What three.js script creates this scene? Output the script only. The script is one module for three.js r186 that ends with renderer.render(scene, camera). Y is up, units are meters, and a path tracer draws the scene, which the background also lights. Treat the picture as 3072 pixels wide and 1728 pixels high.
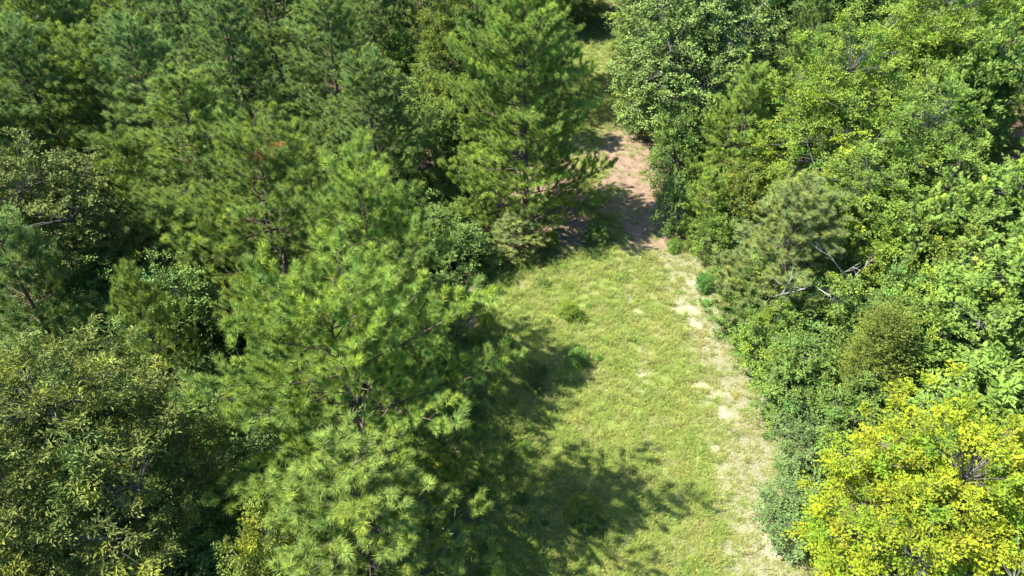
import * as THREE from 'three';
import { Sky } from 'three/addons/objects/Sky.js';
import { createNoise2D, createNoise3D } from 'simplex-noise';

// ---------------------------------------------------------------- camera, sky, sun, exposure
const scene = new THREE.Scene();
const camera = new THREE.PerspectiveCamera(45.24, 16 / 9, 0.1, 3000);
camera.position.set(0, 18, 0);
camera.lookAt(0, 18 - Math.sin(40 * Math.PI / 180) * 10, -Math.cos(40 * Math.PI / 180) * 10);
const sunDir = new THREE.Vector3(-0.595, 0.80, 0.04).normalize();
const sky = new Sky();
sky.name = 'sky';
sky.userData.kind = 'structure';
sky.scale.setScalar(2000);
sky.material.uniforms.sunPosition.value.copy(sunDir);
sky.material.uniforms.turbidity.value = 4;
sky.material.uniforms.rayleigh.value = 1.2;
sky.material.uniforms.mieCoefficient.value = 0.004;
scene.add(sky);
scene.environmentIntensity = 0.11;
const sun = new THREE.DirectionalLight(new THREE.Color(1, 0.94, 0.84), 4.6);
sun.position.copy(sunDir).multiplyScalar(90).add(new THREE.Vector3(0, 0, -25));
sun.target.position.set(0, 0, -25);
sun.castShadow = true;
sun.shadow.mapSize.set(4096, 4096);
Object.assign(sun.shadow.camera, { left: -50, right: 50, top: 50, bottom: -50, near: 1, far: 250 });
scene.add(sun, sun.target);
const renderer = new THREE.WebGLRenderer({ antialias: true });
renderer.setSize(1024, 576);
renderer.shadowMap.enabled = true;
renderer.toneMapping = THREE.LinearToneMapping;
renderer.toneMappingExposure = 3.1;

// ---------------------------------------------------------------- helpers
function rng(seed) {
  let s = (seed * 2654435761) >>> 0;
  return () => { s = (s + 0x6d2b79f5) | 0; let t = Math.imul(s ^ (s >>> 15), 1 | s); t = (t + Math.imul(t ^ (t >>> 7), 61 | t)) ^ t; return ((t ^ (t >>> 14)) >>> 0) / 4294967296; };
}
const nz = createNoise2D(rng(11)), nz3 = createNoise3D(rng(12));
const clamp = (x, a = 0, b = 1) => Math.min(b, Math.max(a, x));
const lerp = (a, b, t) => a + (b - a) * t;
const smooth = (a, b, x) => { const t = clamp((x - a) / (b - a)); return t * t * (3 - 2 * t); };
const V = (x, y, z) => new THREE.Vector3(x, y, z);
const taken = {};
function numbered(n) { const k = taken[n] = (taken[n] ?? -1) + 1; return k ? n + '_' + String(k).padStart(3, '0') : n; }

// a growing buffer of triangles, flat shaded, with an optional colour per vertex
class Buf {
  constructor(colored) { this.cap = 30000; this.n = 0; this.p = new Float32Array(this.cap); this.c = colored ? new Float32Array(this.cap) : null; }
  room(k) {
    if (this.n + k <= this.cap) return;
    this.cap = Math.max(this.cap * 2, this.n + k);
    const p = new Float32Array(this.cap); p.set(this.p); this.p = p;
    if (this.c) { const c = new Float32Array(this.cap); c.set(this.c); this.c = c; }
  }
  tri(ax, ay, az, bx, by, bz, cx, cy, cz, r, g, b) {
    this.room(9);
    const p = this.p, n = this.n;
    p[n] = ax; p[n + 1] = ay; p[n + 2] = az; p[n + 3] = bx; p[n + 4] = by; p[n + 5] = bz; p[n + 6] = cx; p[n + 7] = cy; p[n + 8] = cz;
    if (this.c) for (let k = 0; k < 9; k += 3) { this.c[n + k] = r; this.c[n + k + 1] = g; this.c[n + k + 2] = b; }
    this.n += 9;
  }
  geometry() {
    const g = new THREE.BufferGeometry();
    g.setAttribute('position', new THREE.BufferAttribute(this.p.slice(0, this.n), 3));
    if (this.c) g.setAttribute('color', new THREE.BufferAttribute(this.c.slice(0, this.n), 3));
    return g;
  }
}
// tapered tube along points, indexed with smooth normals
class Tubes {
  constructor() { this.p = []; this.nm = []; this.uv = []; this.i = []; }
  add(pts, r0, r1, sides = 5, power = 1) {
    const base = this.p.length / 3, n = pts.length; let len = 0;
    const up = V(0, 1, 0), a = V(), b = V(), t = V();
    for (let k = 0; k < n; k++) {
      t.copy(pts[Math.min(n - 1, k + 1)]).sub(pts[Math.max(0, k - 1)]).normalize();
      a.copy(Math.abs(t.y) > 0.9 ? V(1, 0, 0) : up).cross(t).normalize(); b.copy(t).cross(a);
      const f = k / (n - 1), r = lerp(r0, r1, Math.pow(f, power));
      if (k) len += pts[k].distanceTo(pts[k - 1]);
      for (let s = 0; s <= sides; s++) {
        const w = s / sides * Math.PI * 2, cx = Math.cos(w), sy = Math.sin(w);
        const nx = a.x * cx + b.x * sy, ny = a.y * cx + b.y * sy, nzz = a.z * cx + b.z * sy;
        this.p.push(pts[k].x + nx * r, pts[k].y + ny * r, pts[k].z + nzz * r); this.nm.push(nx, ny, nzz); this.uv.push(s / sides * Math.max(0.1, r0 * 6.28), len);
      }
      if (k) for (let s = 0; s < sides; s++) { const q = base + (k - 1) * (sides + 1) + s, w = q + sides + 1; this.i.push(q, q + 1, w, q + 1, w + 1, w); }
    }
    const c = this.p.length / 3; t.copy(pts[n - 1]).addScaledVector(up, 0);
    this.p.push(t.x, t.y, t.z); this.nm.push(0, 1, 0); this.uv.push(0, len);
    for (let s = 0; s < sides; s++) this.i.push(c - (sides + 1) + s, c - sides + s, c);
  }
  geometry() {
    const g = new THREE.BufferGeometry();
    g.setAttribute('position', new THREE.Float32BufferAttribute(this.p, 3));
    g.setAttribute('normal', new THREE.Float32BufferAttribute(this.nm, 3));
    g.setAttribute('uv', new THREE.Float32BufferAttribute(this.uv, 2));
    g.setIndex(this.i);
    return g;
  }
}
function texture(w, h, fn, srgb = true) {
  const d = new Uint8Array(w * h * 4);
  for (let y = 0; y < h; y++) for (let x = 0; x < w; x++) { const c = fn(x, y), k = (y * w + x) * 4; d[k] = c[0]; d[k + 1] = c[1]; d[k + 2] = c[2]; d[k + 3] = 255; }
  const t = new THREE.DataTexture(d, w, h);
  t.wrapS = t.wrapT = THREE.RepeatWrapping; t.magFilter = THREE.LinearFilter; t.minFilter = THREE.LinearMipmapLinearFilter; t.generateMipmaps = true;
  if (srgb) t.colorSpace = THREE.SRGBColorSpace;
  t.needsUpdate = true;
  return t;
}
const toS = (v) => 255 * clamp(v <= 0.0031308 ? v * 12.92 : 1.055 * Math.pow(v, 1 / 2.4) - 0.055);
function tnoise(x, y, per, f) { // periodic 2D noise on a torus of the given period
  const a = x / per * Math.PI * 2, b = y / per * Math.PI * 2, r = f * per / (Math.PI * 2);
  return nz3(Math.cos(a) * r + 7, Math.sin(a) * r, Math.cos(b) * r) * 0.6 + nz3(Math.sin(b) * r, Math.cos(a) * r - 9, Math.sin(a) * r) * 0.4;
}

// ---------------------------------------------------------------- materials
function leafMat(r, g, b, rough, trans, spec = 0.5) {
  const m = new THREE.MeshPhysicalMaterial({ vertexColors: true, roughness: rough, transmission: trans, thickness: 0, side: THREE.DoubleSide, specularIntensity: spec });
  m.color.setRGB(r, g, b);
  return m;
}
const TINT = {
  // pines
  mid: leafMat(0.255, 0.345, 0.058, 0.85, 0.35), bright: leafMat(0.275, 0.385, 0.058, 0.85, 0.35), blue: leafMat(0.215, 0.320, 0.076, 0.85, 0.35),
  deep: leafMat(0.215, 0.310, 0.066, 0.85, 0.35), olive: leafMat(0.265, 0.325, 0.084, 0.85, 0.35),
  // broad leaves
  glossy: leafMat(0.165, 0.240, 0.056, 0.55, 0, 0.35), olivegloss: leafMat(0.185, 0.225, 0.046, 0.8, 0.25), darkleaf: leafMat(0.150, 0.238, 0.050, 0.65, 0, 0.5),
  lime: leafMat(0.235, 0.330, 0.030, 0.9, 0.38), elmgreen: leafMat(0.200, 0.300, 0.036, 0.9, 0.38), fresh: leafMat(0.185, 0.290, 0.040, 0.85, 0.3),
  leafmid: leafMat(0.155, 0.245, 0.042, 0.8, 0.25), yellowgreen: leafMat(0.220, 0.280, 0.035, 0.9, 0.38), yellow: leafMat(0.320, 0.378, 0.010, 0.9, 0.4),
  willow: leafMat(0.190, 0.230, 0.044, 0.8, 0.25), fine: leafMat(0.145, 0.225, 0.062, 0.8, 0.2), cedar: leafMat(0.215, 0.260, 0.034, 0.9, 0.35),
};
const barkTex = (r, g, b, amp) => texture(128, 256, (x, y) => {
  const n = tnoise(x, y * 0.35, 128, 0.09) * 0.6 + tnoise(x, y, 128, 0.22) * 0.4, k = 1 + amp * n;
  return [toS(r * k), toS(g * k), toS(b * k)];
});
function barkMat(r, g, b, amp) { const t = barkTex(r, g, b, amp); t.repeat.set(3, 1.2); return new THREE.MeshStandardMaterial({ map: t, roughness: 0.95 }); }
const BARK = { pine: barkMat(0.13, 0.092, 0.07, 0.5), grey: barkMat(0.15, 0.138, 0.122, 0.35), dead: barkMat(0.45, 0.42, 0.37, 0.3), snag: barkMat(0.3, 0.2, 0.15, 0.6) };

// ---------------------------------------------------------------- foliage builders (shapes in metres, root at the origin)
const up = V(0, 1, 0);
function perp(d, out) { out.set(Math.abs(d.y) < 0.9 ? 0 : 1, Math.abs(d.y) < 0.9 ? 1 : 0, 0).cross(d).normalize(); return out; }
const _a = V(), _b = V(), _n = V(), _w = V(), _q = V(), _s = V();

// one brush of needles on a shoot
function tuft(buf, rnd, px, py, pz, d, shoot, len, count, col, wid = 0.0068) {
  perp(d, _a); _b.copy(d).cross(_a);
  for (let k = 0; k < count; k++) {
    const f = Math.sqrt(rnd()), phi = rnd() * 6.2832, ang = lerp(1.15, 0.62, f) + (rnd() - 0.5) * 0.7, L = len * (0.78 + rnd() * 0.4);
    const ca = Math.cos(ang), sa = Math.sin(ang), cp = Math.cos(phi), sp = Math.sin(phi);
    const nx = d.x * ca + (_a.x * cp + _b.x * sp) * sa, ny = d.y * ca + (_a.y * cp + _b.y * sp) * sa - 0.05, nzz = d.z * ca + (_a.z * cp + _b.z * sp) * sa;
    const ox = px + d.x * shoot * f, oy = py + d.y * shoot * f, oz = pz + d.z * shoot * f;
    let wx = rnd() - 0.5, wy = rnd() - 0.5, wz = rnd() - 0.5;
    const dt = wx * nx + wy * ny + wz * nzz; wx -= dt * nx; wy -= dt * ny; wz -= dt * nzz;
    const w = wid / Math.max(1e-3, Math.hypot(wx, wy, wz)); wx *= w; wy *= w; wz *= w;
    const v = 0.82 + rnd() * 0.36;
    buf.tri(ox - wx, oy - wy, oz - wz, ox + wx, oy + wy, oz + wz, ox + nx * L, oy + ny * L, oz + nzz * L, col[0] * v, col[1] * v, col[2] * v);
  }
}
function pine(h, R, seed, o = {}) {
  const rnd = rng(seed), trunk = new Tubes(), limbs = new Tubes(), needles = new Buf(true);
  const cb = o.cb ?? 0.2, cone = o.cone ?? 0.72, per = o.needles ?? 165, nl = o.needle ?? 0.185, skirt = o.skirt ?? 0.74, dead = o.dead ?? 0;
  const lean = (rnd() - 0.5) * 0.05 * h, lean2 = (rnd() - 0.5) * 0.05 * h, ph = rnd() * 6;
  const axis = (y) => { const t = y / h; return V(lean * t * t + Math.sin(t * 5 + ph) * 0.05 * t, y, lean2 * t * t + Math.cos(t * 4 + ph) * 0.05 * t); };
  const pts = []; for (let k = 0; k <= 12; k++) pts.push(axis(h * 0.985 * k / 12)); pts[0].y = -0.12;
  const r0 = 0.014 * h + 0.015;
  trunk.add(pts, r0, 0.012, 8, 0.9);
  const tone = (pad = 1) => { const k = rnd(), v = (0.84 + rnd() * 0.34) * pad; return k < 0.16 ? [1.3 * v, 1.18 * v, 0.9 * v] : k < 0.3 ? [0.85 * v, 0.92 * v, 1.1 * v]  : [v, v, v]; };
  const dir = V(), p = V(), d2 = V(), side = V(), q = V(), td = V();
  let y = cb * h * (0.9 + rnd() * 0.2), phase = rnd() * 6;
  const lobeA = rnd() * 6, lobeB = rnd() * 6;
  while (y < h - 0.25) {
    const t = clamp((y - cb * h) / (h - cb * h));
    const nb = t > 0.9 ? 4 : (o.nb ?? 4) + Math.floor(rnd() * 1.6);
    phase += 1.1 + rnd();
    for (let b = 0; b < nb; b++) {
      const az = phase + b / nb * 6.2832 + (rnd() - 0.5) * 0.7;
      const lobe = 1 + 0.16 * Math.sin(az + lobeA + t * 3) + 0.12 * Math.sin(2 * az + lobeB - t * 4);
      let L = (R * Math.pow(1 - Math.pow(t, 1.7), cone) * (skirt + (1 - skirt) * Math.min(1, t * 3.5)) * lobe + 0.22) * (0.62 + rnd() * 0.6);
      const pad = 0.86 + rnd() * 0.3, rusty = o.rust && t > 0.8 && t < 0.86 && b === 0;
      const el = lerp(0.08, 0.95, t * t) + (rnd() - 0.5) * 0.25, curl = 0.12 + rnd() * 0.16;
      dir.set(Math.cos(az), 0, Math.sin(az));
      const start = axis(y + (rnd() - 0.5) * 0.18), bend = (rnd() - 0.5) * 0.5;
      const at = (s, out) => { const e = L * s; return out.set(start.x + dir.x * e * Math.cos(el) - dir.z * bend * s * s * L * 0.5, start.y + e * Math.sin(el) + curl * L * s * s - 0.05 * e, start.z + dir.z * e * Math.cos(el) + dir.x * bend * s * s * L * 0.5); };
      const bp = [0, 0.25, 0.5, 0.75, 1].map((s) => at(s, V()));
      limbs.add(bp, 0.007 + 0.008 * L, 0.004, 4);
      if (rnd() < dead) continue;
      const step = 0.225 / Math.max(0.3, L); let sgn = rnd() < 0.5 ? 1 : -1;
      for (let s = t > 0.75 ? 0.12 : t > 0.4 ? 0.2 : 0.28; s <= 1.001; s += step * (0.75 + rnd() * 0.5)) {
        at(s, p); at(Math.min(1, s + 0.06), d2).sub(at(s - 0.06, q)).normalize();
        sgn = -sgn;
        const l = s > 0.93 ? 0 : (0.14 + 0.36 * (1 - s) * L * 0.6 + rnd() * 0.26);
        const fork = l > 0.55 ? 3 : l > 0.32 ? 2 : 1;
        side.copy(d2).cross(up).normalize().multiplyScalar(sgn);
        td.copy(d2).multiplyScalar(0.75).addScaledVector(side, l > 0 ? 0.75 + rnd() * 0.4 : 0).addScaledVector(up, rnd() * 0.75 - 0.05).normalize();
        q.copy(p).addScaledVector(td, l);
        if (l > 0.2) limbs.add([p.clone(), q.clone()], 0.008, 0.004, 3);
        for (let f = 0; f < fork + (s > 0.93 ? 1 : 0); f++) {
          _q.copy(td).add(_s.set((rnd() - 0.5) * 0.9, 0.15 + rnd() * 0.7, (rnd() - 0.5) * 0.9)).normalize();
          const back = f * 0.24;
          tuft(needles, rnd, q.x - td.x * back, q.y - td.y * back, q.z - td.z * back, _q, 0.12 + rnd() * 0.3, nl * (0.72 + rnd() * 0.5), per, rusty ? [2.0, 0.95, 1.4] : tone(pad));
        }
        if (rnd() < 0.35 && s > 0.5) { _q.copy(d2).addScaledVector(up, 0.9 + rnd()).addScaledVector(side, -0.3).normalize(); tuft(needles, rnd, p.x, p.y, p.z, _q, 0.2, nl, per, tone(pad)); }
      }
    }
    y += lerp(0.58, 0.34, t) * (0.8 + rnd() * 0.4) * (h > 5 ? 1 : 0.75) * Math.min(1, Math.sqrt(2.5 / R));
  }
  const top = axis(h * 0.96);
  for (let k = 0; k < 7; k++) { _q.set((rnd() - 0.5) * 0.9, 1, (rnd() - 0.5) * 0.9).normalize(); tuft(needles, rnd, top.x, top.y - k * 0.06, top.z, _q, 0.2 + rnd() * 0.15, nl * 0.9, per, tone()); }
  return { trunk: trunk.geometry(), branches: limbs.geometry(), crown: needles.geometry(), bark: 'pine' };
}

// leaves: a folded blade, or a star of lobes
function leaf(buf, rnd, x, y, z, d, n, L, W, star, c) {
  _w.copy(d).cross(n).normalize();
  const v = 0.8 + rnd() * 0.4, r = c[0] * v, g = c[1] * v, b = c[2] * v;
  if (star) {
    for (let k = -2; k <= 2; k++) {
      const a = k * 0.72 + (rnd() - 0.5) * 0.15, ca = Math.cos(a), sa = Math.sin(a), l = L * (k === 0 ? 1 : Math.abs(k) === 1 ? 0.92 : 0.7), w = W * 0.3;
      const dx = d.x * ca + _w.x * sa, dy = d.y * ca + _w.y * sa, dz = d.z * ca + _w.z * sa, sx = (_w.x * ca - d.x * sa) * w, sy = (_w.y * ca - d.y * sa) * w, sz = (_w.z * ca - d.z * sa) * w;
      const ox = x + dx * l * 0.12, oy = y + dy * l * 0.12, oz = z + dz * l * 0.12;
      buf.tri(ox - sx, oy - sy, oz - sz, ox + sx, oy + sy, oz + sz, x + dx * l, y + dy * l - Math.abs(k) * 0.012, z + dz * l, r, g, b);
    }
    return;
  }
  const f = W * 0.22, mx = x + d.x * L * 0.45, my = y + d.y * L * 0.45, mz = z + d.z * L * 0.45, tx = x + d.x * L - n.x * L * 0.12, ty = y + d.y * L - n.y * L * 0.12, tz = z + d.z * L - n.z * L * 0.12;
  const lx = mx - _w.x * W * 0.5 + n.x * f, ly = my - _w.y * W * 0.5 + n.y * f, lz = mz - _w.z * W * 0.5 + n.z * f;
  const rx = mx + _w.x * W * 0.5 + n.x * f, ry = my + _w.y * W * 0.5 + n.y * f, rz = mz + _w.z * W * 0.5 + n.z * f;
  buf.tri(x, y, z, lx, ly, lz, tx, ty, tz, r, g, b); buf.tri(x, y, z, tx, ty, tz, rx, ry, rz, r, g, b);
}
function broadleaf(h, R, seed, o) {
  const rnd = rng(seed), trunk = new Tubes(), limbs = new Tubes(), buf = new Buf(true);
  const cb = o.cb ?? 0.22, hh = h * (1 - cb) / 2, cy = h * cb + hh, kind = o.shape ?? 'round', tone = o.tone ?? [];
  const off = rnd() * 50;
  const reach = (d) => (1 + 0.26 * nz3(d.x * 1.7 + off, d.y * 1.7, d.z * 1.7) + 0.14 * nz3(d.x * 4 + off, d.y * 4, d.z * 4));
  const lx = (rnd() - 0.5) * R * 0.3, lz = (rnd() - 0.5) * R * 0.3;
  const axis = (y) => { const t = y / h; return V(lx * t * t + Math.sin(t * 4 + off) * 0.06 * h * 0.1, y, lz * t * t + Math.cos(t * 3 + off) * 0.006 * h); };
  const tp = []; for (let k = 0; k <= 8; k++) tp.push(axis(h * 0.86 * k / 8)); tp[0].y = -0.1;
  const r0 = o.r0 ?? 0.012 * h + 0.01;
  trunk.add(tp, r0, 0.012, 8, 0.8);
  // main limbs
  const nodes = []; for (let y = h * cb * 0.8; y < h * 0.86; y += 0.3) nodes.push(axis(y));
  const nL = o.limbs ?? 8, d = V();
  for (let k = 0; k < nL; k++) {
    const y = lerp(h * Math.max(0.1, cb * 0.8), h * 0.68, (k + rnd() * 0.6) / nL), az = k * 2.4 + rnd() * 0.8, s = axis(y);
    d.set(Math.cos(az), (rnd() - 0.25) * 0.9, Math.sin(az)).normalize();
    const f = 0.72 * reach(d), e = V(Math.cos(az) * R * f, cy + d.y * hh * f + 0.12 * hh, Math.sin(az) * R * f);
    if (e.y < s.y + 0.1) e.y = s.y + 0.15 + rnd() * 0.4;
    const lp = []; for (let j = 0; j <= 5; j++) { const t = j / 5; const q = s.clone().lerp(e, t); q.y += Math.sin(t * Math.PI) * -0.06 * h * 0.5 + 0.04 * (rnd() - 0.5) * h * 0.3; q.x += (rnd() - 0.5) * 0.12 * t * R * 0.5; q.z += (rnd() - 0.5) * 0.12 * t * R * 0.5; lp.push(q); if (j > 1) nodes.push(q); }
    limbs.add(lp, r0 * 0.3, 0.006, 5);
  }
  // clumps of sprays
  const N = o.clumps, dirv = V(), c = V(), sd = V(), pn = V(), ld = V(), ln = V(), pp = V();
  for (let k = 0; k < N; k++) {
    const outer = k < N * 0.78;
    dirv.set(0, 1 - 2 * ((k + 0.5 + (rnd() - 0.5)) % (N * 0.78)) / (N * 0.78), 0);
    dirv.y = clamp(dirv.y, -0.98, 0.98);
    if (dirv.y < -0.55 && rnd() < 0.6) continue;
    const az = k * 2.39996 + (rnd() - 0.5) * 0.9, hr = Math.sqrt(1 - dirv.y * dirv.y);
    dirv.x = Math.cos(az) * hr; dirv.z = Math.sin(az) * hr;
    const rr = (outer ? 0.74 + 0.28 * rnd() : 0.3 + 0.4 * rnd()) * reach(dirv);
    if (kind === 'cone') { const t = rnd(), wdt = Math.pow(1 - t, 0.8) * R * (0.75 + 0.3 * rnd()) * (1 + 0.2 * Math.sin(az * 3 + off)); const top = axis(lerp(h * cb, h * 0.97, t)); c.set(top.x + Math.cos(az) * wdt, top.y, top.z + Math.sin(az) * wdt); dirv.set(Math.cos(az) * 0.7, 0.75, Math.sin(az) * 0.7).normalize(); } else {
      c.set(dirv.x * R * rr, cy + dirv.y * hh * rr, dirv.z * R * rr); c.x += lx * Math.pow(c.y / h, 2); c.z += lz * Math.pow(c.y / h, 2);
    }
    if (c.y < 0.15) continue;
    let best = nodes[0], bd = 1e9;
    for (const q of nodes) { const e = q.distanceToSquared(c) + (q.y > c.y ? 0.6 * (q.y - c.y) ** 2 : 0); if (e < bd) { bd = e; best = q; } }
    if (bd > 0.04) { const mid = best.clone().lerp(c, 0.55); mid.y += 0.06; limbs.add([best, mid, c.clone()], 0.005 + 0.005 * Math.sqrt(bd), 0.003, 3); }
    const ct = 0.84 + rnd() * 0.32, alt = tone.length && rnd() < (o.toneShare ?? 0.12) ? tone[Math.floor(rnd() * tone.length)] : [1, 1, 1];
    const S = o.sprays ?? 7;
    for (let s = 0; s < S; s++) {
      sd.copy(dirv).multiplyScalar(0.55).add(_s.set((rnd() - 0.5) * 1.7, (rnd() - 0.35) * 0.9 + (o.rise ?? 0.15), (rnd() - 0.5) * 1.7)).normalize();
      pn.copy(up).multiplyScalar(0.75).addScaledVector(dirv, 0.45).add(_s.set((rnd() - 0.5) * 0.8, (rnd() - 0.5) * 0.5, (rnd() - 0.5) * 0.8));
      pn.addScaledVector(sd, -pn.dot(sd)).normalize();
      const len = (o.spray ?? 0.45) * (0.6 + rnd() * 0.7), nlv = Math.round((o.leaves ?? 14) * (0.7 + rnd() * 0.6));
      _b.copy(sd).cross(pn).normalize();
      const bx = _b.x, by = _b.y, bz = _b.z, st = ct * (0.88 + rnd() * 0.24), jx = (rnd() - 0.5) * 0.22, jy = (rnd() - 0.5) * 0.16, jz = (rnd() - 0.5) * 0.22;
      const droop = o.droop ?? 0.25;
      for (let q = 0; q < nlv; q++) {
        const f = (q + rnd() * 0.6) / nlv, sg = q % 2 ? 1 : -1, e = f * len;
        pp.set(c.x + jx + sd.x * e + (rnd() - 0.5) * 0.1, c.y + jy + sd.y * e - droop * f * f * len + (rnd() - 0.5) * 0.1, c.z + jz + sd.z * e + (rnd() - 0.5) * 0.1);
        const a = q === nlv - 1 ? 0.1 : 0.8 + (rnd() - 0.5) * 1.3;
        ld.copy(sd).multiplyScalar(Math.cos(a)).add(_s.set(bx, by, bz).multiplyScalar(Math.sin(a) * sg)); ld.y -= (o.hang ?? 0.15) * rnd(); ld.normalize();
        ln.copy(pn).add(_s.set((rnd() - 0.5) * 1.7, (rnd() - 0.5) * 1.1, (rnd() - 0.5) * 1.7)); ln.addScaledVector(ld, -ln.dot(ld)).normalize();
        const z = 0.5 + rnd() * 0.85;
        leaf(buf, rnd, pp.x, pp.y, pp.z, ld, ln, o.L * z, o.W * z, o.star, [alt[0] * st, alt[1] * st, alt[2] * st]);
      }
    }
  }
  return { trunk: trunk.geometry(), branches: limbs.geometry(), crown: buf.geometry(), bark: 'grey' };
}
const KIND = {
  oak: { cb: 0.08, clumps: 640, sprays: 9, leaves: 12, spray: 0.4, L: 0.12, W: 0.075, hang: 0.2 },
  broad: { cb: 0.08, clumps: 520, sprays: 9, leaves: 12, spray: 0.4, L: 0.1, W: 0.066, tone: [[1.5, 1.25, 0.7]], toneShare: 0.08 },
  elm: { cb: 0.1, clumps: 640, sprays: 9, leaves: 13, spray: 0.4, L: 0.084, W: 0.055, droop: 0.35, tone: [[1.3, 1.15, 0.7], [0.75, 0.95, 1.1]], toneShare: 0.16 },
  yellowelm: { cb: 0.06, clumps: 900, sprays: 9, leaves: 12, spray: 0.34, L: 0.078, W: 0.054, droop: 0.3, tone: [[1.12, 1.06, 1], [0.62, 0.85, 1.5], [0.8, 0.95, 1.2], [1.08, 0.94, 1.2]], toneShare: 0.5 },
  gum: { cb: 0.08, clumps: 460, sprays: 7, leaves: 9, spray: 0.36, L: 0.085, W: 0.1, star: true, hang: 0.45, tone: [[1.35, 1.2, 0.8]], toneShare: 0.14 },
  hickory: { cb: 0.06, clumps: 230, sprays: 7, leaves: 9, spray: 0.45, L: 0.18, W: 0.095, hang: 0.4 },
  willow: { cb: 0.05, clumps: 820, sprays: 9, leaves: 14, spray: 0.36, L: 0.12, W: 0.038, droop: 0.15, tone: [[1.4, 1.3, 0.9], [0.75, 0.95, 0.9]], toneShare: 0.24 },
  cedar: { cb: 0.03, shape: 'cone', clumps: 360, sprays: 6, leaves: 24, spray: 0.6, L: 0.075, W: 0.028, rise: 0.35, droop: -0.1, limbs: 5 },
  bush: { cb: 0.02, clumps: 270, sprays: 8, leaves: 12, spray: 0.34, L: 0.088, W: 0.058, limbs: 6, tone: [[1.4, 1.2, 0.75], [0.8, 0.95, 1.1]], toneShare: 0.2 },
  shrub: { cb: 0.02, clumps: 120, sprays: 8, leaves: 12, spray: 0.28, L: 0.07, W: 0.048, limbs: 5 },
};
const POOL = { pine: [9.3, 2.1, 3], pinelet: [5, 1.25, 2], oak: [9, 3, 1], elm: [9.5, 2.4, 1], broad: [9.5, 2.1, 1], gum: [8, 1.7, 1], bush: [4.4, 1.35, 3], shrub: [2.2, 0.95, 2] };
const made = {};
function build(kind, h, R, seed) {
  if (kind === 'pine') return pine(h, R, seed, h === 10.4 ? { skirt: 0.95, cb: 0.04, cone: 0.68, nb: 5.2, needles: 130 } : { rust: h === 8.4 });
  if (kind === 'pinelet') return pine(h, R, seed, { cb: 0.1, needle: 0.18, needles: 140, cone: 0.85 });
  return broadleaf(h, R, seed, KIND[kind]);
}
function pooled(kind, k) { const [h, R, n] = POOL[kind], i = k % n, key = kind + i; return (made[key] ??= build(kind, h, R, 500 + i * 17 + kind.length * 91)); }
const stand = { pine: 'pines of the plantation', pinelet: 'young pines', bush: 'leafy bushes', shrub: 'low shrubs', oak: 'oaks', broad: 'broadleaf trees', elm: 'elms', gum: 'star-leaved gums' };
const NAME = { pine: 'pine_tree', pinelet: 'young_pine', oak: 'oak_tree', broad: 'broadleaf_tree', elm: 'elm_tree', yellowelm: 'yellow_tree', gum: 'gum_tree', hickory: 'hickory_tree', willow: 'narrow_leaved_oak', cedar: 'cedar_tree', bush: 'leafy_bush', shrub: 'low_shrub' };
const CATEGORY = { pine: 'pine', pinelet: 'young pine', oak: 'oak', broad: 'tree', elm: 'tree', yellowelm: 'tree', gum: 'tree', hickory: 'tree', willow: 'oak', cedar: 'cedar', bush: 'bush', shrub: 'shrub' };
let seedNo = 40;
function plant(kind, x, z, h, R, tint, unique, label) {
  const s = ++seedNo, rnd = rng(s * 7 + 3);
  const shape = unique ? build(kind, h, R, s) : pooled(kind, s);
  const o = new THREE.Group(); o.name = numbered(NAME[kind]);
  o.userData = { label, category: CATEGORY[kind] };
  if (stand[kind]) o.userData.group = stand[kind];
  const mat = TINT[!/^pine/.test(kind) && tint === 'mid' ? 'leafmid' : tint];
  for (const [n, g, m] of [['trunk', shape.trunk, BARK[shape.bark]], ['branches', shape.branches, BARK[shape.bark]], ['crown', shape.crown, mat]]) {
    const e = new THREE.Mesh(g, m); e.name = n; e.castShadow = e.receiveShadow = true;
    if (n !== 'trunk') e.userData.kind = 'stuff';
    o.add(e);
  }
  o.position.set(x, groundY(x, z), z);
  o.rotation.y = rnd() * 6.2832;
  if (!unique) { const [h0, R0] = POOL[kind]; o.scale.set(R / R0, h / h0, R / R0); }
  scene.add(o);
  return o;
}

// ---------------------------------------------------------------- ground
const RIGHT = [[-64, 7], [-57, 7.2], [-48, 7.2], [-44, 7.9], [-35.5, 7.9], [-28.3, 7.4], [-24.2, 7.5], [-22.8, 8.6], [-18.8, 8.7], [-15.1, 9.0], [-12.8, 8.6], [-10.6, 8.3], [-9.3, 8.1], [0, 8]];
const LEFT = [[-64, 3.6], [-57, 3.8], [-48, 3.2], [-44, 2.6], [-36, 1.0], [-29, -0.4], [-22.8, -1.2], [-18.8, -1.8], [-11.7, -1.6], [0, -1.5]];
function along(tab, z) { for (let k = 1; k < tab.length; k++) if (z <= tab[k][0]) { const [a, p] = tab[k - 1], [b, q] = tab[k]; return lerp(p, q, clamp((z - a) / (b - a))); } return tab[tab.length - 1][1]; }
const SAND = [[7.56, -21.85, 0.42, 0.22], [6.81, -20.12, 0.4, 0.5], [7.0, -19.2, 0.3, 0.25], [8.7, -15.46, 0.42, 0.26], [6.96, -14.89, 0.24, 0.24], [8.6, -14.4, 0.3, 0.2], [6.79, -13.45, 0.2, 0.12], [6.45, -13.5, 0.2, 0.12], [7.0, -15.76, 0.38, 0.14], [6.6, -16.2, 0.3, 0.12], [4.64, -16.77, 0.3, 0.16], [7.6, -11.2, 0.3, 0.4], [7.3, -10.1, 0.35, 0.4], [4.9, -20.1, 0.14, 0.2]];
function groundY(x, z) { return 0.05 * nz(x * 0.35, z * 0.35) + 0.12 * nz(x * 0.06 + 4, z * 0.06); }
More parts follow.
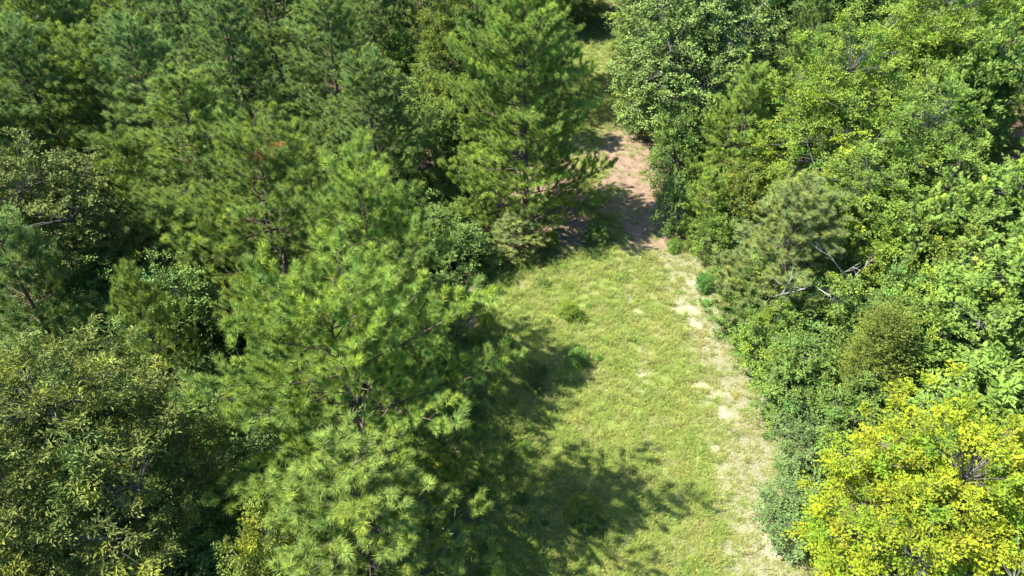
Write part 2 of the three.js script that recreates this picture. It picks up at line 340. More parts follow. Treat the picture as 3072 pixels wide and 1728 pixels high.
// shares of grass, straw, litter and sand at a place
function cover(x, z) {
  const n1 = nz(x * 0.5, z * 0.5), n2 = nz(x * 1.7 + 9, z * 1.7), n3 = nz(x * 5 - 3, z * 5);
  const wob = n1 * 0.5 + n2 * 0.25, r = along(RIGHT, z), l = along(LEFT, z);
  const inside = smooth(-0.5, 0.35, x - l + wob) * smooth(-0.7, 0.1, r - x + wob * 0.6);
  const mouth = smooth(-23.3, -24.6, z + wob * 0.8) * smooth(-36.5, -33.5, z + wob);
  let litter = Math.max(1 - inside, mouth * smooth(-0.25, 0.35, 0.55 + n1 * 0.5 + n2 * 0.35 - 0.5 * smooth(1.6, 0.6, Math.abs(x - 4.2 - (z + 30) * 0.03))));
  const edge = r - 0.95 + wob * 0.35;
  let straw = smooth(2.0, 0.5, Math.abs(x - edge) + n2 * 0.6 + n3 * 0.3) * 0.95 + 0.5 * smooth(0.15, 0.75, n1 * 0.6 + n2 * 0.5);
  straw += 0.5 * smooth(0.5, 0.1, Math.abs(x - 4.9 + wob * 0.4)) * smooth(-0.2, 0.5, n2);
  let sand = 0; for (const [sx, sz, a, b] of SAND) { const e = Math.hypot((x - sx) / a, (z - sz) / b) + n3 * 0.4 + n2 * 0.3; sand = Math.max(sand, smooth(1.3, 0.6, e)); }
  straw = clamp(straw) * (1 - litter) * (1 - 0.8 * smooth(-36, -39, z));
  return { litter: clamp(litter), wood: 1 - smooth(-1.6, 0, x - l + wob) * smooth(-1.2, 0.3, r - x + wob), straw, sand: sand * (1 - litter * 0.5), n1, n2, n3 };
}
const X0 = -8, X1 = 16, Z0 = -64, Z1 = 2;
{
  const rnd = rng(77), TW = 1200, TH = 2048, mix = (a, b, t) => [lerp(a[0], b[0], t), lerp(a[1], b[1], t), lerp(a[2], b[2], t)];
  const tex = texture(TW, TH, (i, j) => {
    const x = lerp(X0, X1, i / TW), z = lerp(Z1, Z0, j / TH), c = cover(x, z), f = rnd(), g = nz(x * 14, z * 14), gg = nz(x * 26 + 5, z * 26);
    let k = mix([0.145, 0.195, 0.034], [0.215, 0.240, 0.055], clamp(0.5 + c.n1 * 0.4 + g * 0.4));
    k = mix(k, [0.270, 0.232, 0.165], c.straw * clamp(0.7 + g * 0.7));
    k = mix(k, mix([0.165, 0.106, 0.070], [0.315, 0.222, 0.152], clamp(0.5 + c.n2 * 0.35 + g * 0.4 + gg * 0.4)), c.litter);
    k = mix(k, mix([0.075, 0.05, 0.034], [0.15, 0.095, 0.06], clamp(0.5 + c.n2 * 0.5 + g * 0.3)), c.wood);
    k = mix(k, [0.46, 0.40, 0.285], c.sand * clamp(0.6 + g * 0.5 + gg * 0.3));
    const v = 0.78 + 0.3 * f + 0.16 * gg + 0.1 * g;
    return [toS(k[0] * v), toS(k[1] * v), toS(k[2] * v)];
  });
  tex.wrapS = tex.wrapT = THREE.ClampToEdgeWrapping;
  const nx = 120, nzc = 330, p = [], uv = [], idx = [];
  for (let j = 0; j <= nzc; j++) for (let i = 0; i <= nx; i++) {
    const x = lerp(X0, X1, i / nx), z = lerp(Z1, Z0, j / nzc), e = Math.min(x - X0, X1 - x, z - Z0, Z1 - z);
    p.push(x, groundY(x, z) + 0.02 * nz(x * 1.6, z * 1.6) - 0.08 * smooth(1.5, 0, e), z); uv.push(i / nx, j / nzc);
  }
  for (let j = 0; j < nzc; j++) for (let i = 0; i < nx; i++) { const a = j * (nx + 1) + i, b = a + nx + 1; idx.push(a, a + 1, b, a + 1, b + 1, b); }
  const g = new THREE.BufferGeometry();
  g.setAttribute('position', new THREE.Float32BufferAttribute(p, 3)); g.setAttribute('uv', new THREE.Float32BufferAttribute(uv, 2)); g.setIndex(idx); g.computeVertexNormals();
  const m = new THREE.Mesh(g, new THREE.MeshStandardMaterial({ map: tex, roughness: 1 }));
  m.name = 'clearing_ground'; m.userData = { kind: 'structure', label: 'grassy clearing with a worn tan track', category: 'ground' }; m.receiveShadow = true; scene.add(m);
  // forest floor all round, to the horizon
  const ft = texture(512, 512, (i, j) => {
    const a = tnoise(i, j, 512, 0.02), b = tnoise(i, j, 512, 0.08), f = rnd(), v = 0.65 + 0.4 * f + 0.3 * b;
    const k = mix([0.075, 0.05, 0.034], [0.15, 0.095, 0.06], clamp(0.5 + 0.5 * a));
    return [toS(k[0] * v), toS(k[1] * v), toS(k[2] * v)];
  });
  const fp = [], fu = [], fi = [], S = 96; const spread = (t) => Math.sign(t) * (Math.abs(t) * 40 + Math.pow(Math.abs(t), 6) * 860);
  for (let j = 0; j <= S; j++) for (let i = 0; i <= S; i++) { const x = spread(i / S * 2 - 1), z = -25 + spread(1 - j / S * 2); const inb = x > X0 + 0.6 && x < X1 - 0.6 && z > Z0 + 0.6 && z < Z1 - 0.6; fp.push(x, groundY(x, z) - (inb ? 0.25 : 0.035), z); fu.push(x / 5, z / 5); }
  for (let j = 0; j < S; j++) for (let i = 0; i < S; i++) { const a = j * (S + 1) + i, b = a + S + 1; fi.push(a, a + 1, b, a + 1, b + 1, b); }
  const fg = new THREE.BufferGeometry();
  fg.setAttribute('position', new THREE.Float32BufferAttribute(fp, 3)); fg.setAttribute('uv', new THREE.Float32BufferAttribute(fu, 2)); fg.setIndex(fi); fg.computeVertexNormals();
  const fm = new THREE.Mesh(fg, new THREE.MeshStandardMaterial({ map: ft, roughness: 1 }));
  fm.name = 'ground'; fm.userData = { kind: 'structure', label: 'brown leaf and needle litter on the forest floor', category: 'ground' }; fm.receiveShadow = true; scene.add(fm);
}

// ---------------------------------------------------------------- trees and shrubs: kind, x, z, height, radius, leaf, own shape, label
const PLANTS = [
  ['pine', 0.6, -25.9, 10.4, 3.2, 'bright', 1, 'tall full pine standing alone beside the brown litter track'],
  ['pine', -7.72, -18.61, 8.4, 3, 'mid', 1, 'broad pine with a rusty dead tip behind the two foreground pines'],
  ['pine', -4.31, -16.32, 8.2, 2.9, 'bright', 1, 'bright green pine with upright candles behind the nearest pine'],
  ['pine', -3.91, -11.28, 8.5, 3.8, 'bright', 1, 'largest nearest pine with brush-like tufts leaning over the grass'],
  ['pine', -2.98, -7.82, 7.2, 2.4, 'mid', 0, 'pine at the bottom edge below the largest pine'],
  ['pine', -20.0, -27.49, 8.36, 2.42, 'blue', 0, 'bluish pine at the left edge above the small-leaved oak'],
  ['pine', -17.48, -28.02, 7.92, 2.09, 'mid', 0, 'narrow pine between the left edge pine and the bluish pine clump'],
  ['pine', -15.15, -26.95, 8.8, 2.42, 'blue', 0, 'bluish pine in the thick of the upper left stand'],
  ['pine', -11.67, -22.73, 8.36, 2.53, 'mid', 0, 'olive pine just left of the rusty-tipped pine'],
  ['pine', -12.52, -30.74, 8.8, 2.42, 'blue', 0, 'pine with a bare forked trunk showing in the upper left'],
  ['pine', -8.01, -29.64, 8.8, 2.42, 'deep', 0, 'pine with its bare pale trunk visible above the dark gap'],
  ['pine', -5.81, -26.36, 7.48, 2.09, 'deep', 0, 'shaded pine with lit tips beside the dark gap'],
  ['pine', -16.82, -35.85, 8.8, 2.42, 'blue', 0, 'bluish pine at the top behind the forked pine'],
  ['pine', -20.41, -37.84, 8.8, 2.31, 'mid', 0, 'pine at the top edge right of the dark broadleaf'],
  ['pine', -25.67, -37.05, 8.36, 2.2, 'deep', 0, 'dark pine in the top left corner'],
  ['pine', -19.79, -29.57, 7.48, 1.65, 'mid', 0, 'small pine poking up beside the dark broadleaf at left'],
  ['pine', -23.96, -31.57, 7.92, 1.87, 'mid', 0, 'pine cut by the left edge below the corner pine'],
  ['pine', -13.36, -38.36, 8.8, 2.2, 'deep', 0, 'dark pine at the top edge between forked and bare-trunked pines'],
  ['pine', -7.31, -36.56, 8.36, 2.09, 'deep', 0, 'dark pine at the top right of the bare-trunked pine'],
  ['pine', -4.83, -38.36, 8.8, 2.09, 'olive', 0, 'pale olive pine at the top behind the light broadleaf'],
  ['pine', -1.9, -42.59, 8.36, 1.98, 'olive', 0, 'olive pine at the top edge left of the lone tall pine'],
  ['pine', -17.89, -44.09, 9.24, 2.42, 'mid', 0, 'pine cropped by the top edge above the forked pine'],
  ['pine', -26.09, -44.77, 9.24, 2.42, 'deep', 0, 'pine cropped by the top edge at the upper left'],
  ['pine', -11.66, -46.18, 9.24, 2.42, 'mid', 0, 'pine cropped by the top edge above the bare-trunked pine'],
  ['pinelet', -14.06, -22.57, 6, 1.4, 'mid', 0, 'young pine with lit tips beside the left dark gap'],
  ['pinelet', -12.38, -20.35, 5, 1.2, 'deep', 0, 'shaded young pine inside the left dark gap'],
  ['pinelet', -13.68, -19.15, 4.5, 1.0, 'olive', 0, 'pale young pine in front of the dark laurel shrubs'],
  ['pinelet', -15.11, -16.37, 6.5, 1.6, 'blue', 0, 'blue-green young pine at the left edge above the narrow-leaved oak'],
  ['pinelet', -10.91, -15.03, 5.5, 1.0, 'mid', 0, 'small young pine beside the top of the narrow-leaved oak'],
  ['pinelet', -7.63, -21.89, 6.5, 1.1, 'mid', 0, 'slender pine leader between the big left pines'],
  ['pine', 9.67, -26.3, 7, 1.7, 'bright', 0, 'bright young pine right of the glossy oak'],
  ['pinelet', 8.09, -24.41, 3.4, 0.9, 'bright', 0, 'low bushy pine at the track edge under the bright young pine'],
  ['pine', 9.2, -18.35, 6.6, 2.2, 'olive', 0, 'soft grey-green pine above the dead grey branches'],
  ['pine', 14.25, -33.48, 8, 1.4, 'deep', 0, 'shaded grey-green pine in the dark hollow right of the oak'],
  ['pinelet', 12.89, -30.18, 7, 1.2, 'deep', 0, 'small shaded pine below the grey-green pine'],
  ['pine', 22.36, -29.02, 7.92, 1.65, 'olive', 0, 'pine at the right edge beside the lime trees'],
  ['pine', 18.28, -20.79, 7, 1.3, 'olive', 0, 'olive pine at the right edge above the star-leaved gum'],
  ['pine', 22.47, -40.58, 8.8, 1.87, 'blue', 0, 'pine top poking out above the lime elm at the top'],
  ['pine', 26.71, -43.01, 8.8, 1.87, 'olive', 0, 'pine at the top edge near the right corner'],
  ['pinelet', 0.13, -23.51, 2.0, 1.1, 'olive', 0, 'low pale pine sapling at the foot of the lone tall pine'],
  ['oak', 8.28, -31.55, 9.6, 3.2, 'glossy', 0, 'large glossy blue-green oak overhanging the far end of the track'],
  ['bush', 6.93, -34.81, 4.6, 1.4, 'glossy', 0, 'lower glossy oak lobe at the far track edge'],
  ['bush', 7.66, -28.3, 4.6, 1.3, 'mid', 0, 'green bush under the glossy oak at the track edge'],
  ['broad', 13.44, -36.8, 10, 2.4, 'darkleaf', 0, 'dark broadleaf behind the glossy oak at the top'],
  ['broad', 16.9, -36.29, 10, 2.2, 'darkleaf', 0, 'dark broadleaf at the top left of the lime elm'],
  ['elm', 12.31, -24.1, 9.5, 2.4, 'lime', 0, 'lime elm with yellow tip leaves at its upper left'],
  ['elm', 17.35, -28.39, 10.5, 2.6, 'lime', 0, 'tall lime elm with grey limbs near the upper right'],
  ['broad', 22.83, -32.6, 10, 2.2, 'lime', 0, 'bright broadleaf in the top right corner'],
  ['gum', 18.16, -25.75, 9.3, 1.6, 'fresh', 0, 'fresh green gum right of the tall lime elm'],
  ['elm', 14.01, -21.64, 8.5, 2.2, 'elmgreen', 0, 'green tree whose grey trunk shows below the elms'],
  ['broad', 11.82, -19.56, 7, 1.8, 'elmgreen', 0, 'green tree between the soft pine and the grey trunk'],
  ['gum', 15.18, -17.47, 8, 1.8, 'fresh', 0, 'star-leaved gum at the right edge below the bare leaning trunk'],
  ['gum', 13.8, -17.87, 7, 1.4, 'fresh', 0, 'smaller star-leaved gum left of the bare leaning trunk foot'],
  ['bush', 13.69, -16.57, 6.2, 1.4, 'yellowgreen', 0, 'yellow-green bush between the two gums'],
  ['bush', 12.53, -17.82, 5.6, 1.3, 'lime', 0, 'lime bush right of the dead grey branches'],
  ['gum', 13.49, -13.85, 7.5, 1.9, 'fresh', 0, 'wide star-leaved gum at the right edge beside the large-leaved hickory'],
  ['bush', 12.47, -14.44, 5.8, 1.5, 'fresh', 0, 'leafy bush above the yellow tree'],
  ['bush', 12.25, -16.08, 5, 1.3, 'mid', 0, 'green bush between cedar and gum'],
  ['bush', 10.44, -16.9, 4.2, 1.4, 'mid', 0, 'dark green bush below the dead grey branches'],
  ['bush', 8.77, -16.39, 3.2, 1.1, 'fresh', 0, 'bright mounded bush at the track edge left of the cedar'],
  ['bush', 9.1, -14.54, 3.6, 1.2, 'mid', 0, 'dense bush at the track edge below the bright mound'],
  ['cedar', 10.44, -13.85, 5.4, 1.3, 'cedar', 1, 'feathery yellow-green cedar above the yellow tree'],
  ['yellowelm', 9.59, -8.27, 6.8, 2.4, 'yellow', 1, 'bright yellow-leaved tree in the lower right corner'],
  ['hickory', 11.95, -10.9, 6.4, 1.7, 'fresh', 1, 'large-leaved hickory beside the yellow tree'],
  ['shrub', 9.04, -12.97, 2.0, 1.0, 'fine', 0, 'low fine-leaved dark shrub by the track above its twin'],
  ['shrub', 7.82, -10.58, 1.8, 0.95, 'fine', 0, 'low fine-leaved dark shrub by the track beside the yellow tree'],
  ['bush', 13.74, -12.38, 6.3, 1.3, 'mid', 0, 'green bush at the right edge above the hickory'],
  ['bush', 9.96, -24.63, 4, 1.1, 'yellowgreen', 0, 'yellow-green sapling below the bright young pine'],
  ['shrub', 8.33, -23.34, 2.2, 0.8, 'fresh', 0, 'round fresh shrub at the track edge near the leaf pile'],
  ['shrub', 7.03, -25.2, 2.8, 0.75, 'darkleaf', 0, 'dark ivy-green shrub leaning over the brown litter track'],
  ['bush', 8.58, -18.31, 3.6, 1.2, 'mid', 0, 'green bush at the track edge under the soft pine'],
  ['bush', 10.0, -13.1, 3.6, 1.1, 'mid', 0, 'green bush between the cedar and the fine-leaved shrub'],
  ['broad', 7.3, -37.16, 9.2, 1.8, 'glossy', 0, 'glossy oak crown beside the far end of the track'],
  ['broad', 8.65, -42.56, 10, 2.4, 'glossy', 0, 'glossy crown at the top edge above the large oak'],
  ['broad', 3.45, -50.26, 9.5, 2.2, 'darkleaf', 0, 'dark tree closing the track at the top edge'],
  ['pine', 0.53, -49.41, 8.8, 2.2, 'deep', 0, 'dark pine at the top edge behind the lone tall pine'],
  ['pine', 13.04, -46.91, 9.24, 2.2, 'mid', 0, 'pine rising behind the glossy oak at the top edge'],
  ['broad', 17.24, -42.84, 10.5, 2.5, 'darkleaf', 0, 'dark crown at the top edge above the shaded hollow'],
  ['broad', 20.49, -40.53, 11, 2.4, 'elmgreen', 0, 'green crown at the top edge behind the tall lime elm'],
  ['pine', -22.51, -32.95, 8.36, 1.98, 'mid', 0, 'pine just below the top left corner'],
  ['pine', -16.5, -8.6, 11.5, 2.6, 'mid', 0, 'tall pine left of the frame shading the narrow-leaved oak'],
  ['pine', -14.2, -5.4, 10.5, 2.6, 'mid', 0, 'tall pine left of the frame nearest the viewpoint'],
  ['broad', -3.02, -33.02, 8.6, 1.5, 'yellowgreen', 0, 'light broadleaf tucked behind the lone tall pine'],
  ['bush', -3.64, -28.72, 4.2, 1.4, 'mid', 0, 'leafy tree left of the lone tall pine at mid height'],
  ['bush', -3.9, -33.84, 4.4, 1.5, 'darkleaf', 0, 'dark broadleaf in the shadow gap left of the lone pine'],
  ['shrub', -3.39, -23.38, 2.3, 1.2, 'mid', 0, 'dark shrub at the edge of the clearing behind the bright pine'],
  ['shrub', -4.69, -25.11, 2.6, 1.2, 'darkleaf', 0, 'shaded shrub deep in the gap behind the bright pine'],
  ['oak', -15.95, -19.79, 7.2, 2.5, 'olivegloss', 0, 'small-leaved olive oak at the left edge'],
  ['bush', -15.98, -22.55, 3.6, 1.1, 'lime', 0, 'lime-leaved shrub lit in the left dark gap'],
  ['bush', -14.01, -18.04, 4, 1.4, 'darkleaf', 0, 'dark laurel shrub right of the blue-green young pine'],
  ['bush', -10.82, -17.19, 4, 1.3, 'darkleaf', 0, 'dark blue-green shrub under the broad pine'],
  ['bush', -12.43, -19.11, 3.5, 1.2, 'glossy', 0, 'glossy shrub in the left gap near the pale young pine'],
  ['willow', -10.09, -9.62, 7.8, 2.7, 'willow', 1, 'big narrow-leaved oak with golden top in the lower left corner'],
  ['bush', -7.8, -9.83, 2.8, 1.3, 'darkleaf', 0, 'dark round shrub right of the narrow-leaved oak'],
  ['bush', -10.97, -8.27, 4, 0.9, 'lime', 0, 'lime shrub at the bottom edge under the narrow-leaved oak'],
  ['bush', -5.07, -7.97, 5, 1.1, 'yellowgreen', 0, 'lime-yellow bush at the bottom edge under the pines'],
  ['bush', -6.88, -14.52, 6.6, 0.8, 'lime', 0, 'lime vine climbing between the broad pine and the nearest pine'],
  ['broad', -21.64, -34.32, 8.6, 1.1, 'darkleaf', 0, 'dark broadleaf with yellow tips among the upper left pines'],
  ['shrub', -4.29, -11.28, 3, 1.3, 'darkleaf', 0, 'dark shrub under the skirt of the nearest pine'],
  ['shrub', -2.14, -11.57, 2, 0.8, 'yellowgreen', 0, 'yellow-green shrub in the shade right of the nearest pine'],
  ['shrub', -2.25, -15.58, 2.2, 1.0, 'mid', 0, 'shaded shrub at the clearing edge beside the nearest pine'],
  ['shrub', 2.22, -19.76, 0.7, 0.38, 'lime', 0, 'small leafy sapling alone in the sunny grass'],
  ['shrub', 3.67, -24.56, 1.0, 0.5, 'mid', 0, 'low shrub in the shade on the litter track'],
  ['shrub', 1.71, -24.22, 0.9, 0.3, 'lime', 0, 'small lime sapling right of the pale pine sapling'],
  ['shrub', -0.92, -18.97, 0.9, 0.22, 'lime', 0, 'tall single weed stalk at the shaded edge of the grass'],
  ['shrub', 2.05, -11.12, 0.6, 0.5, 'yellowgreen', 0, 'low leafy weed in the shadow on the grass'],
  ['pine', -23.69, -42.38, 8.8, 2.2, 'mid', 0, 'pine at the top edge left of centre in the upper stand'],
  ['pine', -7.75, -44.98, 8.8, 2.2, 'deep', 0, 'pine cropped by the top edge right of the bare-trunked pine'],
  ['pine', -4.41, -47.11, 8.8, 2.2, 'mid', 0, 'pine cropped by the top edge above the light broadleaf'],
  ['pine', -30.82, -44.98, 8.8, 2.2, 'blue', 0, 'bluish pine cropped by the top left corner'],
  ['bush', -1.93, -32.17, 4.5, 1.4, 'darkleaf', 0, 'dark bush hidden behind the lone tall pine'],
  ['bush', -1.1, -40.34, 5, 1.5, 'mid', 0, 'bush behind the crown of the lone tall pine'],
  ['bush', -5.45, -35.56, 5, 1.4, 'mid', 0, 'bush in the gap right of the bare-trunked pine'],
  ['pine', -21.78, -25.49, 7.48, 2.09, 'mid', 0, 'pine half outside the left edge above the olive oak'],
  ['bush', -22.73, -28.49, 5, 1.5, 'mid', 0, 'bush at the left edge behind the olive oak'],
  ['broad', 4.9, -53.2, 7.5, 2.3, 'darkleaf', 0, 'dark tree standing across the far end of the track'],
  ['pine', 0.6, -37.0, 9.6, 2.2, 'mid', 0, 'pine hidden behind the lone tall pine shading the far track'],
  ['pine', -1.6, -33.6, 9.2, 2.0, 'deep', 0, 'pine close behind the lone tall pine on its left'],
  ['pine', 1.4, -40.8, 9.6, 2.2, 'mid', 0, 'pine at the top edge hidden behind the lone tall pine by the far track'],
];
for (const row of PLANTS) plant(...row);

// undergrowth that fills the gaps under the trees on both sides of the clearing, one dark mass in the photograph
{
  const rnd = rng(91), spots = [];
  for (let k = 0; k < 12000 && spots.length < 460; k++) {
    const z = -6.5 - rnd() * 52, left = rnd() < 0.65, x = left ? along(LEFT, z) - 0.6 - rnd() * (4 + -z * 0.66) : along(RIGHT, z) + 0.9 + rnd() * (3 + -z * 0.42);
    if (spots.some(([a, b]) => Math.hypot(a - x, b - z) < 1.15)) continue;
    spots.push([x, z, left]);
  }
  const M = new THREE.Matrix4(), Q = new THREE.Quaternion(), mats = ['darkleaf', 'leafmid', 'fine'];
  for (let v = 0; v < 3; v++) for (const side of [true, false]) {
    const list = spots.filter((s, k) => s[2] === side && k % 3 === v), im = new THREE.InstancedMesh(pooled('shrub', v).crown, TINT[mats[v]], list.length);
    list.forEach(([x, z], k) => { const w = 0.7 + rnd() * 0.7; M.compose(V(x, groundY(x, z) - 0.05, z), Q.setFromAxisAngle(up, rnd() * 6.28), V(w, 0.5 + rnd() * 0.6, w)); im.setMatrixAt(k, M); });
    im.name = numbered('undergrowth'); im.castShadow = im.receiveShadow = true;
    im.userData = { kind: 'stuff', label: ['leafy', 'green', 'fine-leaved'][v] + (side ? ' shaded undergrowth on the floor of the left pine stand' : ' shaded undergrowth under the trees right of the track'), category: 'undergrowth' };
    scene.add(im);
  }
}

// the woods go on beyond the stand, outside the picture
{
  const rnd = rng(123), spots = [];
  for (let k = 0; k < 9000 && spots.length < 520; k++) {
    const x = (rnd() - 0.5) * 150, z = 14 - rnd() * 130, half = (x > 0 ? 13.5 : 15) + Math.max(0, -z) * 0.47;
    if (z > -50 && z < 8 && Math.abs(x) < half) continue;
    if (z >= 8 && Math.abs(x) < 9) continue;
    if (z <= -50 && z > -60 && x > 2 && x < 9) continue;
    if (spots.some(([a, b]) => Math.hypot(a - x, b - z) < 3.1)) continue;
    spots.push([x, z]);
  }
  const M = new THREE.Matrix4(), Q = new THREE.Quaternion(), sets = [['pine', 0, 'mid'], ['pine', 1, 'blue'], ['broad', 0, 'elmgreen']];
  sets.forEach(([kind, v, tint], i) => {
    const g = pooled(kind, v), list = spots.filter((q, k) => k % 3 === i), ms = list.map(([x, z]) => { const w = 0.95 + rnd() * 0.4; return M.compose(V(x, groundY(x, z) - 0.05, z), Q.setFromAxisAngle(up, rnd() * 6.28), V(w, 0.85 + rnd() * 0.3, w)).clone(); });
    for (const [geo, mat, nm] of [[g.crown, TINT[tint], 'distant_woods'], [g.trunk, BARK[g.bark], 'distant_woods']]) {
      const im = new THREE.InstancedMesh(geo, mat, list.length); ms.forEach((m, k) => im.setMatrixAt(k, m));
      im.name = numbered(nm); im.castShadow = im.receiveShadow = true; im.userData = { kind: 'stuff', label: (kind === 'pine' ? ['green', 'bluish'][v] + ' pines' : 'broadleaf trees') + (geo === g.crown ? '' : ' trunks') + ' of the woods going on beyond the stand', category: 'woods' }; scene.add(im);
    }
  });
}

// ---------------------------------------------------------------- dead wood
function deadLimb(t, rnd, from, dir, len, r, depth) {
  const pts = [from.clone()], d = dir.clone();
  for (let k = 1; k <= 5; k++) { d.add(V((rnd() - 0.5) * 0.4, (rnd() - 0.5) * 0.3, (rnd() - 0.5) * 0.4)).normalize(); pts.push(pts[k - 1].clone().addScaledVector(d, len / 5)); }
  t.add(pts, r, r * 0.25, 5);
  if (depth) for (let k = 1; k <= 4; k++) deadLimb(t, rnd, pts[k], d.clone().add(V((rnd() - 0.5) * 2.2, (rnd() - 0.2) * 1.2, (rnd() - 0.5) * 2.2)).normalize(), len * (0.3 + rnd() * 0.3), r * 0.5, depth - 1);
}
for (const [name, label, cat, x, y, z, dx, dy, dz, len, r, seed, stem] of [
  ['dead_branch', 'bleached grey dead branches caught above the bushes under the soft pine', 'branch', 10.2, 3.6, -17.6, -0.9, 0.15, 0.35, 2.6, 0.035, 4, 0],
  ['dead_branch', 'thin pale dead branch just right of the grey branch tangle', 'branch', 11.2, 3.9, -17.0, -0.8, 0.3, -0.3, 1.8, 0.026, 9, 0],
  ['dead_branch', 'grey dead twigs at the right edge beside the wide gum', 'branch', 14.4, 5.0, -14.6, -0.9, 0.1, 0.2, 1.5, 0.025, 6, 0],
]) {
  const t = new Tubes(); deadLimb(t, rng(seed), V(0, 0, 0), V(dx, dy, dz).normalize(), len, r, 2);
  t.add([V(0, 0, 0), V(0.1, -y * 0.5, -0.1), V(0.15, -y - 0.1, -0.1)], r, r * 1.5, 6);
  const m = new THREE.Mesh(t.geometry(), BARK.dead); m.name = numbered(name); m.position.set(x, y + groundY(x, z), z); m.castShadow = m.receiveShadow = true; m.userData = { label, category: cat }; scene.add(m);
}
{
  const o = new THREE.Group(); o.name = 'dead_pine'; o.userData = { label: 'bare flaking pine trunk standing dead near the right edge', category: 'dead tree' };
  const t = new Tubes(), rnd = rng(14), pts = []; for (let k = 0; k <= 8; k++) pts.push(V(0.35 * (k / 8) ** 2, k * 0.86 - 0.1, 0.05 * Math.sin(k)));
  t.add(pts, 0.15, 0.08, 9); const m = new THREE.Mesh(t.geometry(), BARK.snag); m.name = 'trunk'; o.add(m);
  for (let k = 0; k < 7; k++) { const l = new Tubes(), a = k * 2.4; deadLimb(l, rnd, pts[3 + (k % 5)].clone(), V(Math.cos(a), 0.35, Math.sin(a)).normalize(), 0.7 + rnd() * 0.9, 0.026, 1); const e = new THREE.Mesh(l.geometry(), BARK.snag); e.name = 'limb'; e.castShadow = true; o.add(e); }
  m.castShadow = m.receiveShadow = true; o.position.set(14.55, groundY(14.55, -20.3), -20.3); scene.add(o);
}

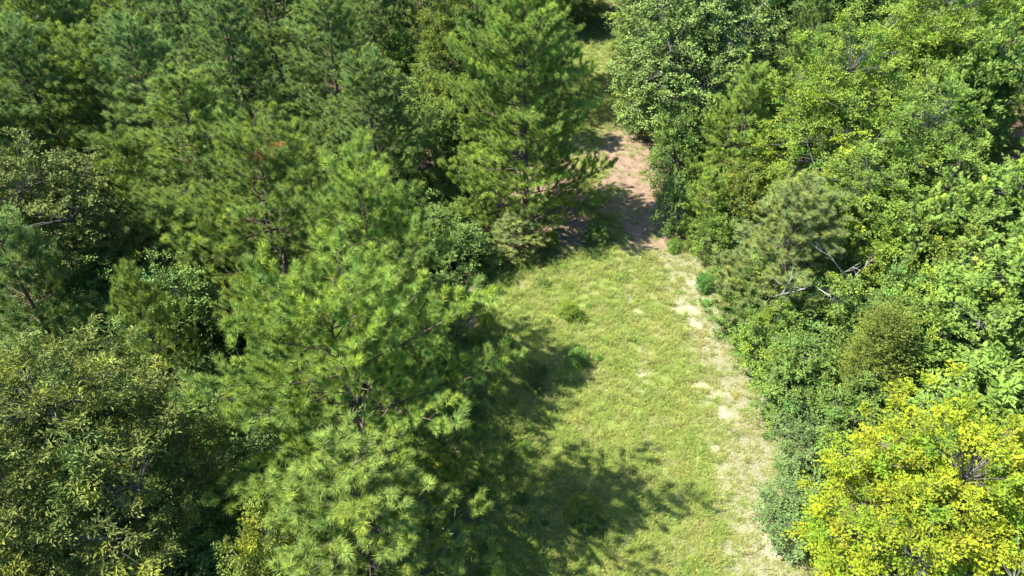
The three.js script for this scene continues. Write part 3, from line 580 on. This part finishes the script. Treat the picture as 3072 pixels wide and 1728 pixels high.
// ---------------------------------------------------------------- grass, needed as one mass
{
  const rnd = rng(5);
  function clump(n, len, spreadR, bend, wd) {
    const b = new Buf(true);
    for (let k = 0; k < n; k++) {
      const a = rnd() * 6.2832, r = rnd() * spreadR, x = Math.cos(a) * r, z = Math.sin(a) * r, L = len * (0.5 + rnd() * 0.7), az = rnd() * 6.2832, t = bend * (0.3 + rnd()), w = wd * (0.7 + rnd() * 0.6), v = 0.75 + rnd() * 0.5, q = rnd() < 0.22 ? 1.45 : 1;
      const dx = Math.cos(az), dz = Math.sin(az), mx = x + dx * L * t * 0.35, my = L * 0.6, mz = z + dz * L * t * 0.35;
      const c = [v * q, v * (q > 1 ? 1.1 : 1), v * (q > 1 ? 1.3 : 1)];
      b.tri(x - dz * w, -0.01, z + dx * w, x + dz * w, -0.01, z - dx * w, mx, my, mz, ...c);
      b.tri(mx - dz * w * 0.7, my - 0.01, mz + dx * w * 0.7, mx + dz * w * 0.7, my - 0.01, mz - dx * w * 0.7, x + dx * L * t, L * (1 - 0.35 * t), z + dz * L * t, ...c);
    }
    return b.geometry();
  }
  const gm = new THREE.MeshPhysicalMaterial({ vertexColors: true, roughness: 0.9, transmission: 0.3, thickness: 0, side: THREE.DoubleSide });
  const kinds = [clump(26, 0.15, 0.13, 0.9, 0.006), clump(22, 0.24, 0.12, 0.8, 0.006), clump(30, 0.10, 0.16, 1.1, 0.007), clump(26, 0.42, 0.1, 0.75, 0.007)];
  const spots = kinds.map(() => []);
  const N = 46000;
  for (let k = 0; k < N; k++) {
    const z = -7 - Math.pow(rnd(), 1.25) * 52, x = lerp(-2.6, 9.2, rnd()), c = cover(x, z);
    const dens = (0.88 + 0.24 * c.n1) * (1 - c.litter) * (1 - 0.66 * c.straw) * (1 - 0.95 * c.sand) + 0.09 * c.litter * (1 - c.wood) * (c.n2 > -0.1 ? 1 : 0.2);
    if (rnd() > dens) continue;
    const shade = smooth(1.5, -0.5, x + c.n1), tall = rnd() < 0.05 + 0.1 * smooth(0.2, 0.6, nz(x * 0.9 + 70, z * 0.9)) + 0.2 * shade + 0.25 * smooth(0.7, 0.1, along(RIGHT, z) - x);
    const kind = tall ? (rnd() < 0.4 ? 3 : 1) : c.straw > 0.4 ? 2 : c.n2 > 0.25 ? 1 : 0;
    const dry = clamp(0.17 + 0.30 * nz(x * 0.8 + 30, z * 0.8) + 0.4 * c.straw + (rnd() - 0.5) * 0.5 - 0.25 * shade);
    spots[kind].push([x, z, rnd() * 6.28, 0.75 + rnd() * 0.6, lerp(0.21, 0.38, dry), lerp(0.315, 0.36, dry), lerp(0.036, 0.10, dry)]);
  }
  const NM = ['grass', 'tall_grass', 'short_grass', 'grass_tufts'], M = new THREE.Matrix4(), Q = new THREE.Quaternion();
  spots.forEach((list, i) => {
    const im = new THREE.InstancedMesh(kinds[i], gm, list.length);
    list.forEach(([x, z, a, s, r, g, b], k) => { M.compose(V(x, groundY(x, z) + 0.005, z), Q.setFromAxisAngle(up, a), V(s, s, s)); im.setMatrixAt(k, M); im.setColorAt(k, new THREE.Color(r, g, b)); });
    im.name = NM[i]; im.castShadow = im.receiveShadow = true;
    im.userData = { kind: 'stuff', label: ['yellow-green meadow grass filling the clearing', 'longer green grass scattered over the clearing', 'short dry grass along the worn track', 'tall rank tufts of grass in the shade at the clearing edge'][i], category: 'grass' };
    scene.add(im);
  });
  // leafy weeds and seedlings in the grass
  const wl = []; for (let k = 0; k < 3000 && wl.length < 80; k++) { const z = -8 - rnd() * 22, x = lerp(-1.8, 8.6, rnd()), c = cover(x, z), side = Math.max(smooth(2.5, -0.5, x), smooth(1.2, 0.2, along(RIGHT, z) - x)); if (c.litter < 0.6 && rnd() < 0.02 + 0.75 * side) wl.push([x, z]); }
  const wm = new THREE.InstancedMesh(pooled('shrub', 1).crown, TINT.fresh, wl.length);
  wl.forEach(([x, z], k) => { const w = 0.1 + rnd() * rnd() * 0.3; M.compose(V(x, groundY(x, z) - 0.02, z), Q.setFromAxisAngle(V(rnd() - 0.5, 2, rnd() - 0.5).normalize(), rnd() * 6.28), V(w, w * (0.5 + rnd() * 0.7), w * (0.6 + rnd() * 0.6))); wm.setMatrixAt(k, M); wm.setColorAt(k, new THREE.Color(0.6 + rnd() * 0.5, 0.7 + rnd() * 0.4, 0.7 + rnd() * 0.6)); });
  wm.name = 'weeds'; wm.castShadow = wm.receiveShadow = true; wm.userData = { kind: 'stuff', label: 'small leafy weeds scattered along the edges of the grass', category: 'weeds' }; scene.add(wm);
  // small yellow flowers
  const fb = new Buf(true);
  for (let k = 0; k < 5; k++) { const a = k * 1.2566, q = a + 0.5, e = a - 0.5; fb.tri(0, 0, 0, Math.cos(e) * 0.022, 0.006, Math.sin(e) * 0.022, Math.cos(q) * 0.022, 0.006, Math.sin(q) * 0.022, 1, 1, 1); }
  fb.tri(-0.003, -0.3, 0, 0.003, -0.3, 0, 0, 0, 0, 0.25, 0.45, 0.2);
  const fl = []; for (let k = 0; k < 4000 && fl.length < 110; k++) { const z = -8 - rnd() * 20, x = lerp(-1, 7.6, rnd()), c = cover(x, z); if (c.litter < 0.2 && c.straw < 0.5 && nz(x * 0.6 - 40, z * 0.6) > 0.25) fl.push([x, z]); }
  const fm = new THREE.InstancedMesh(fb.geometry(), new THREE.MeshStandardMaterial({ vertexColors: true, color: new THREE.Color(0.75, 0.52, 0.03), roughness: 0.8, side: THREE.DoubleSide }), fl.length);
  fl.forEach(([x, z], k) => { M.compose(V(x, groundY(x, z) + 0.24 + rnd() * 0.06, z), Q.setFromAxisAngle(V(1, 0, 0), (rnd() - 0.3) * 0.8), V(1, 1, 1).multiplyScalar(0.6 + rnd() * 0.5)); fm.setMatrixAt(k, M); });
  fm.name = 'wildflowers'; fm.userData = { kind: 'stuff', label: 'tiny yellow wildflowers dotted through the grass', category: 'flowers' }; fm.castShadow = true; scene.add(fm);
}

renderer.render(scene, camera);
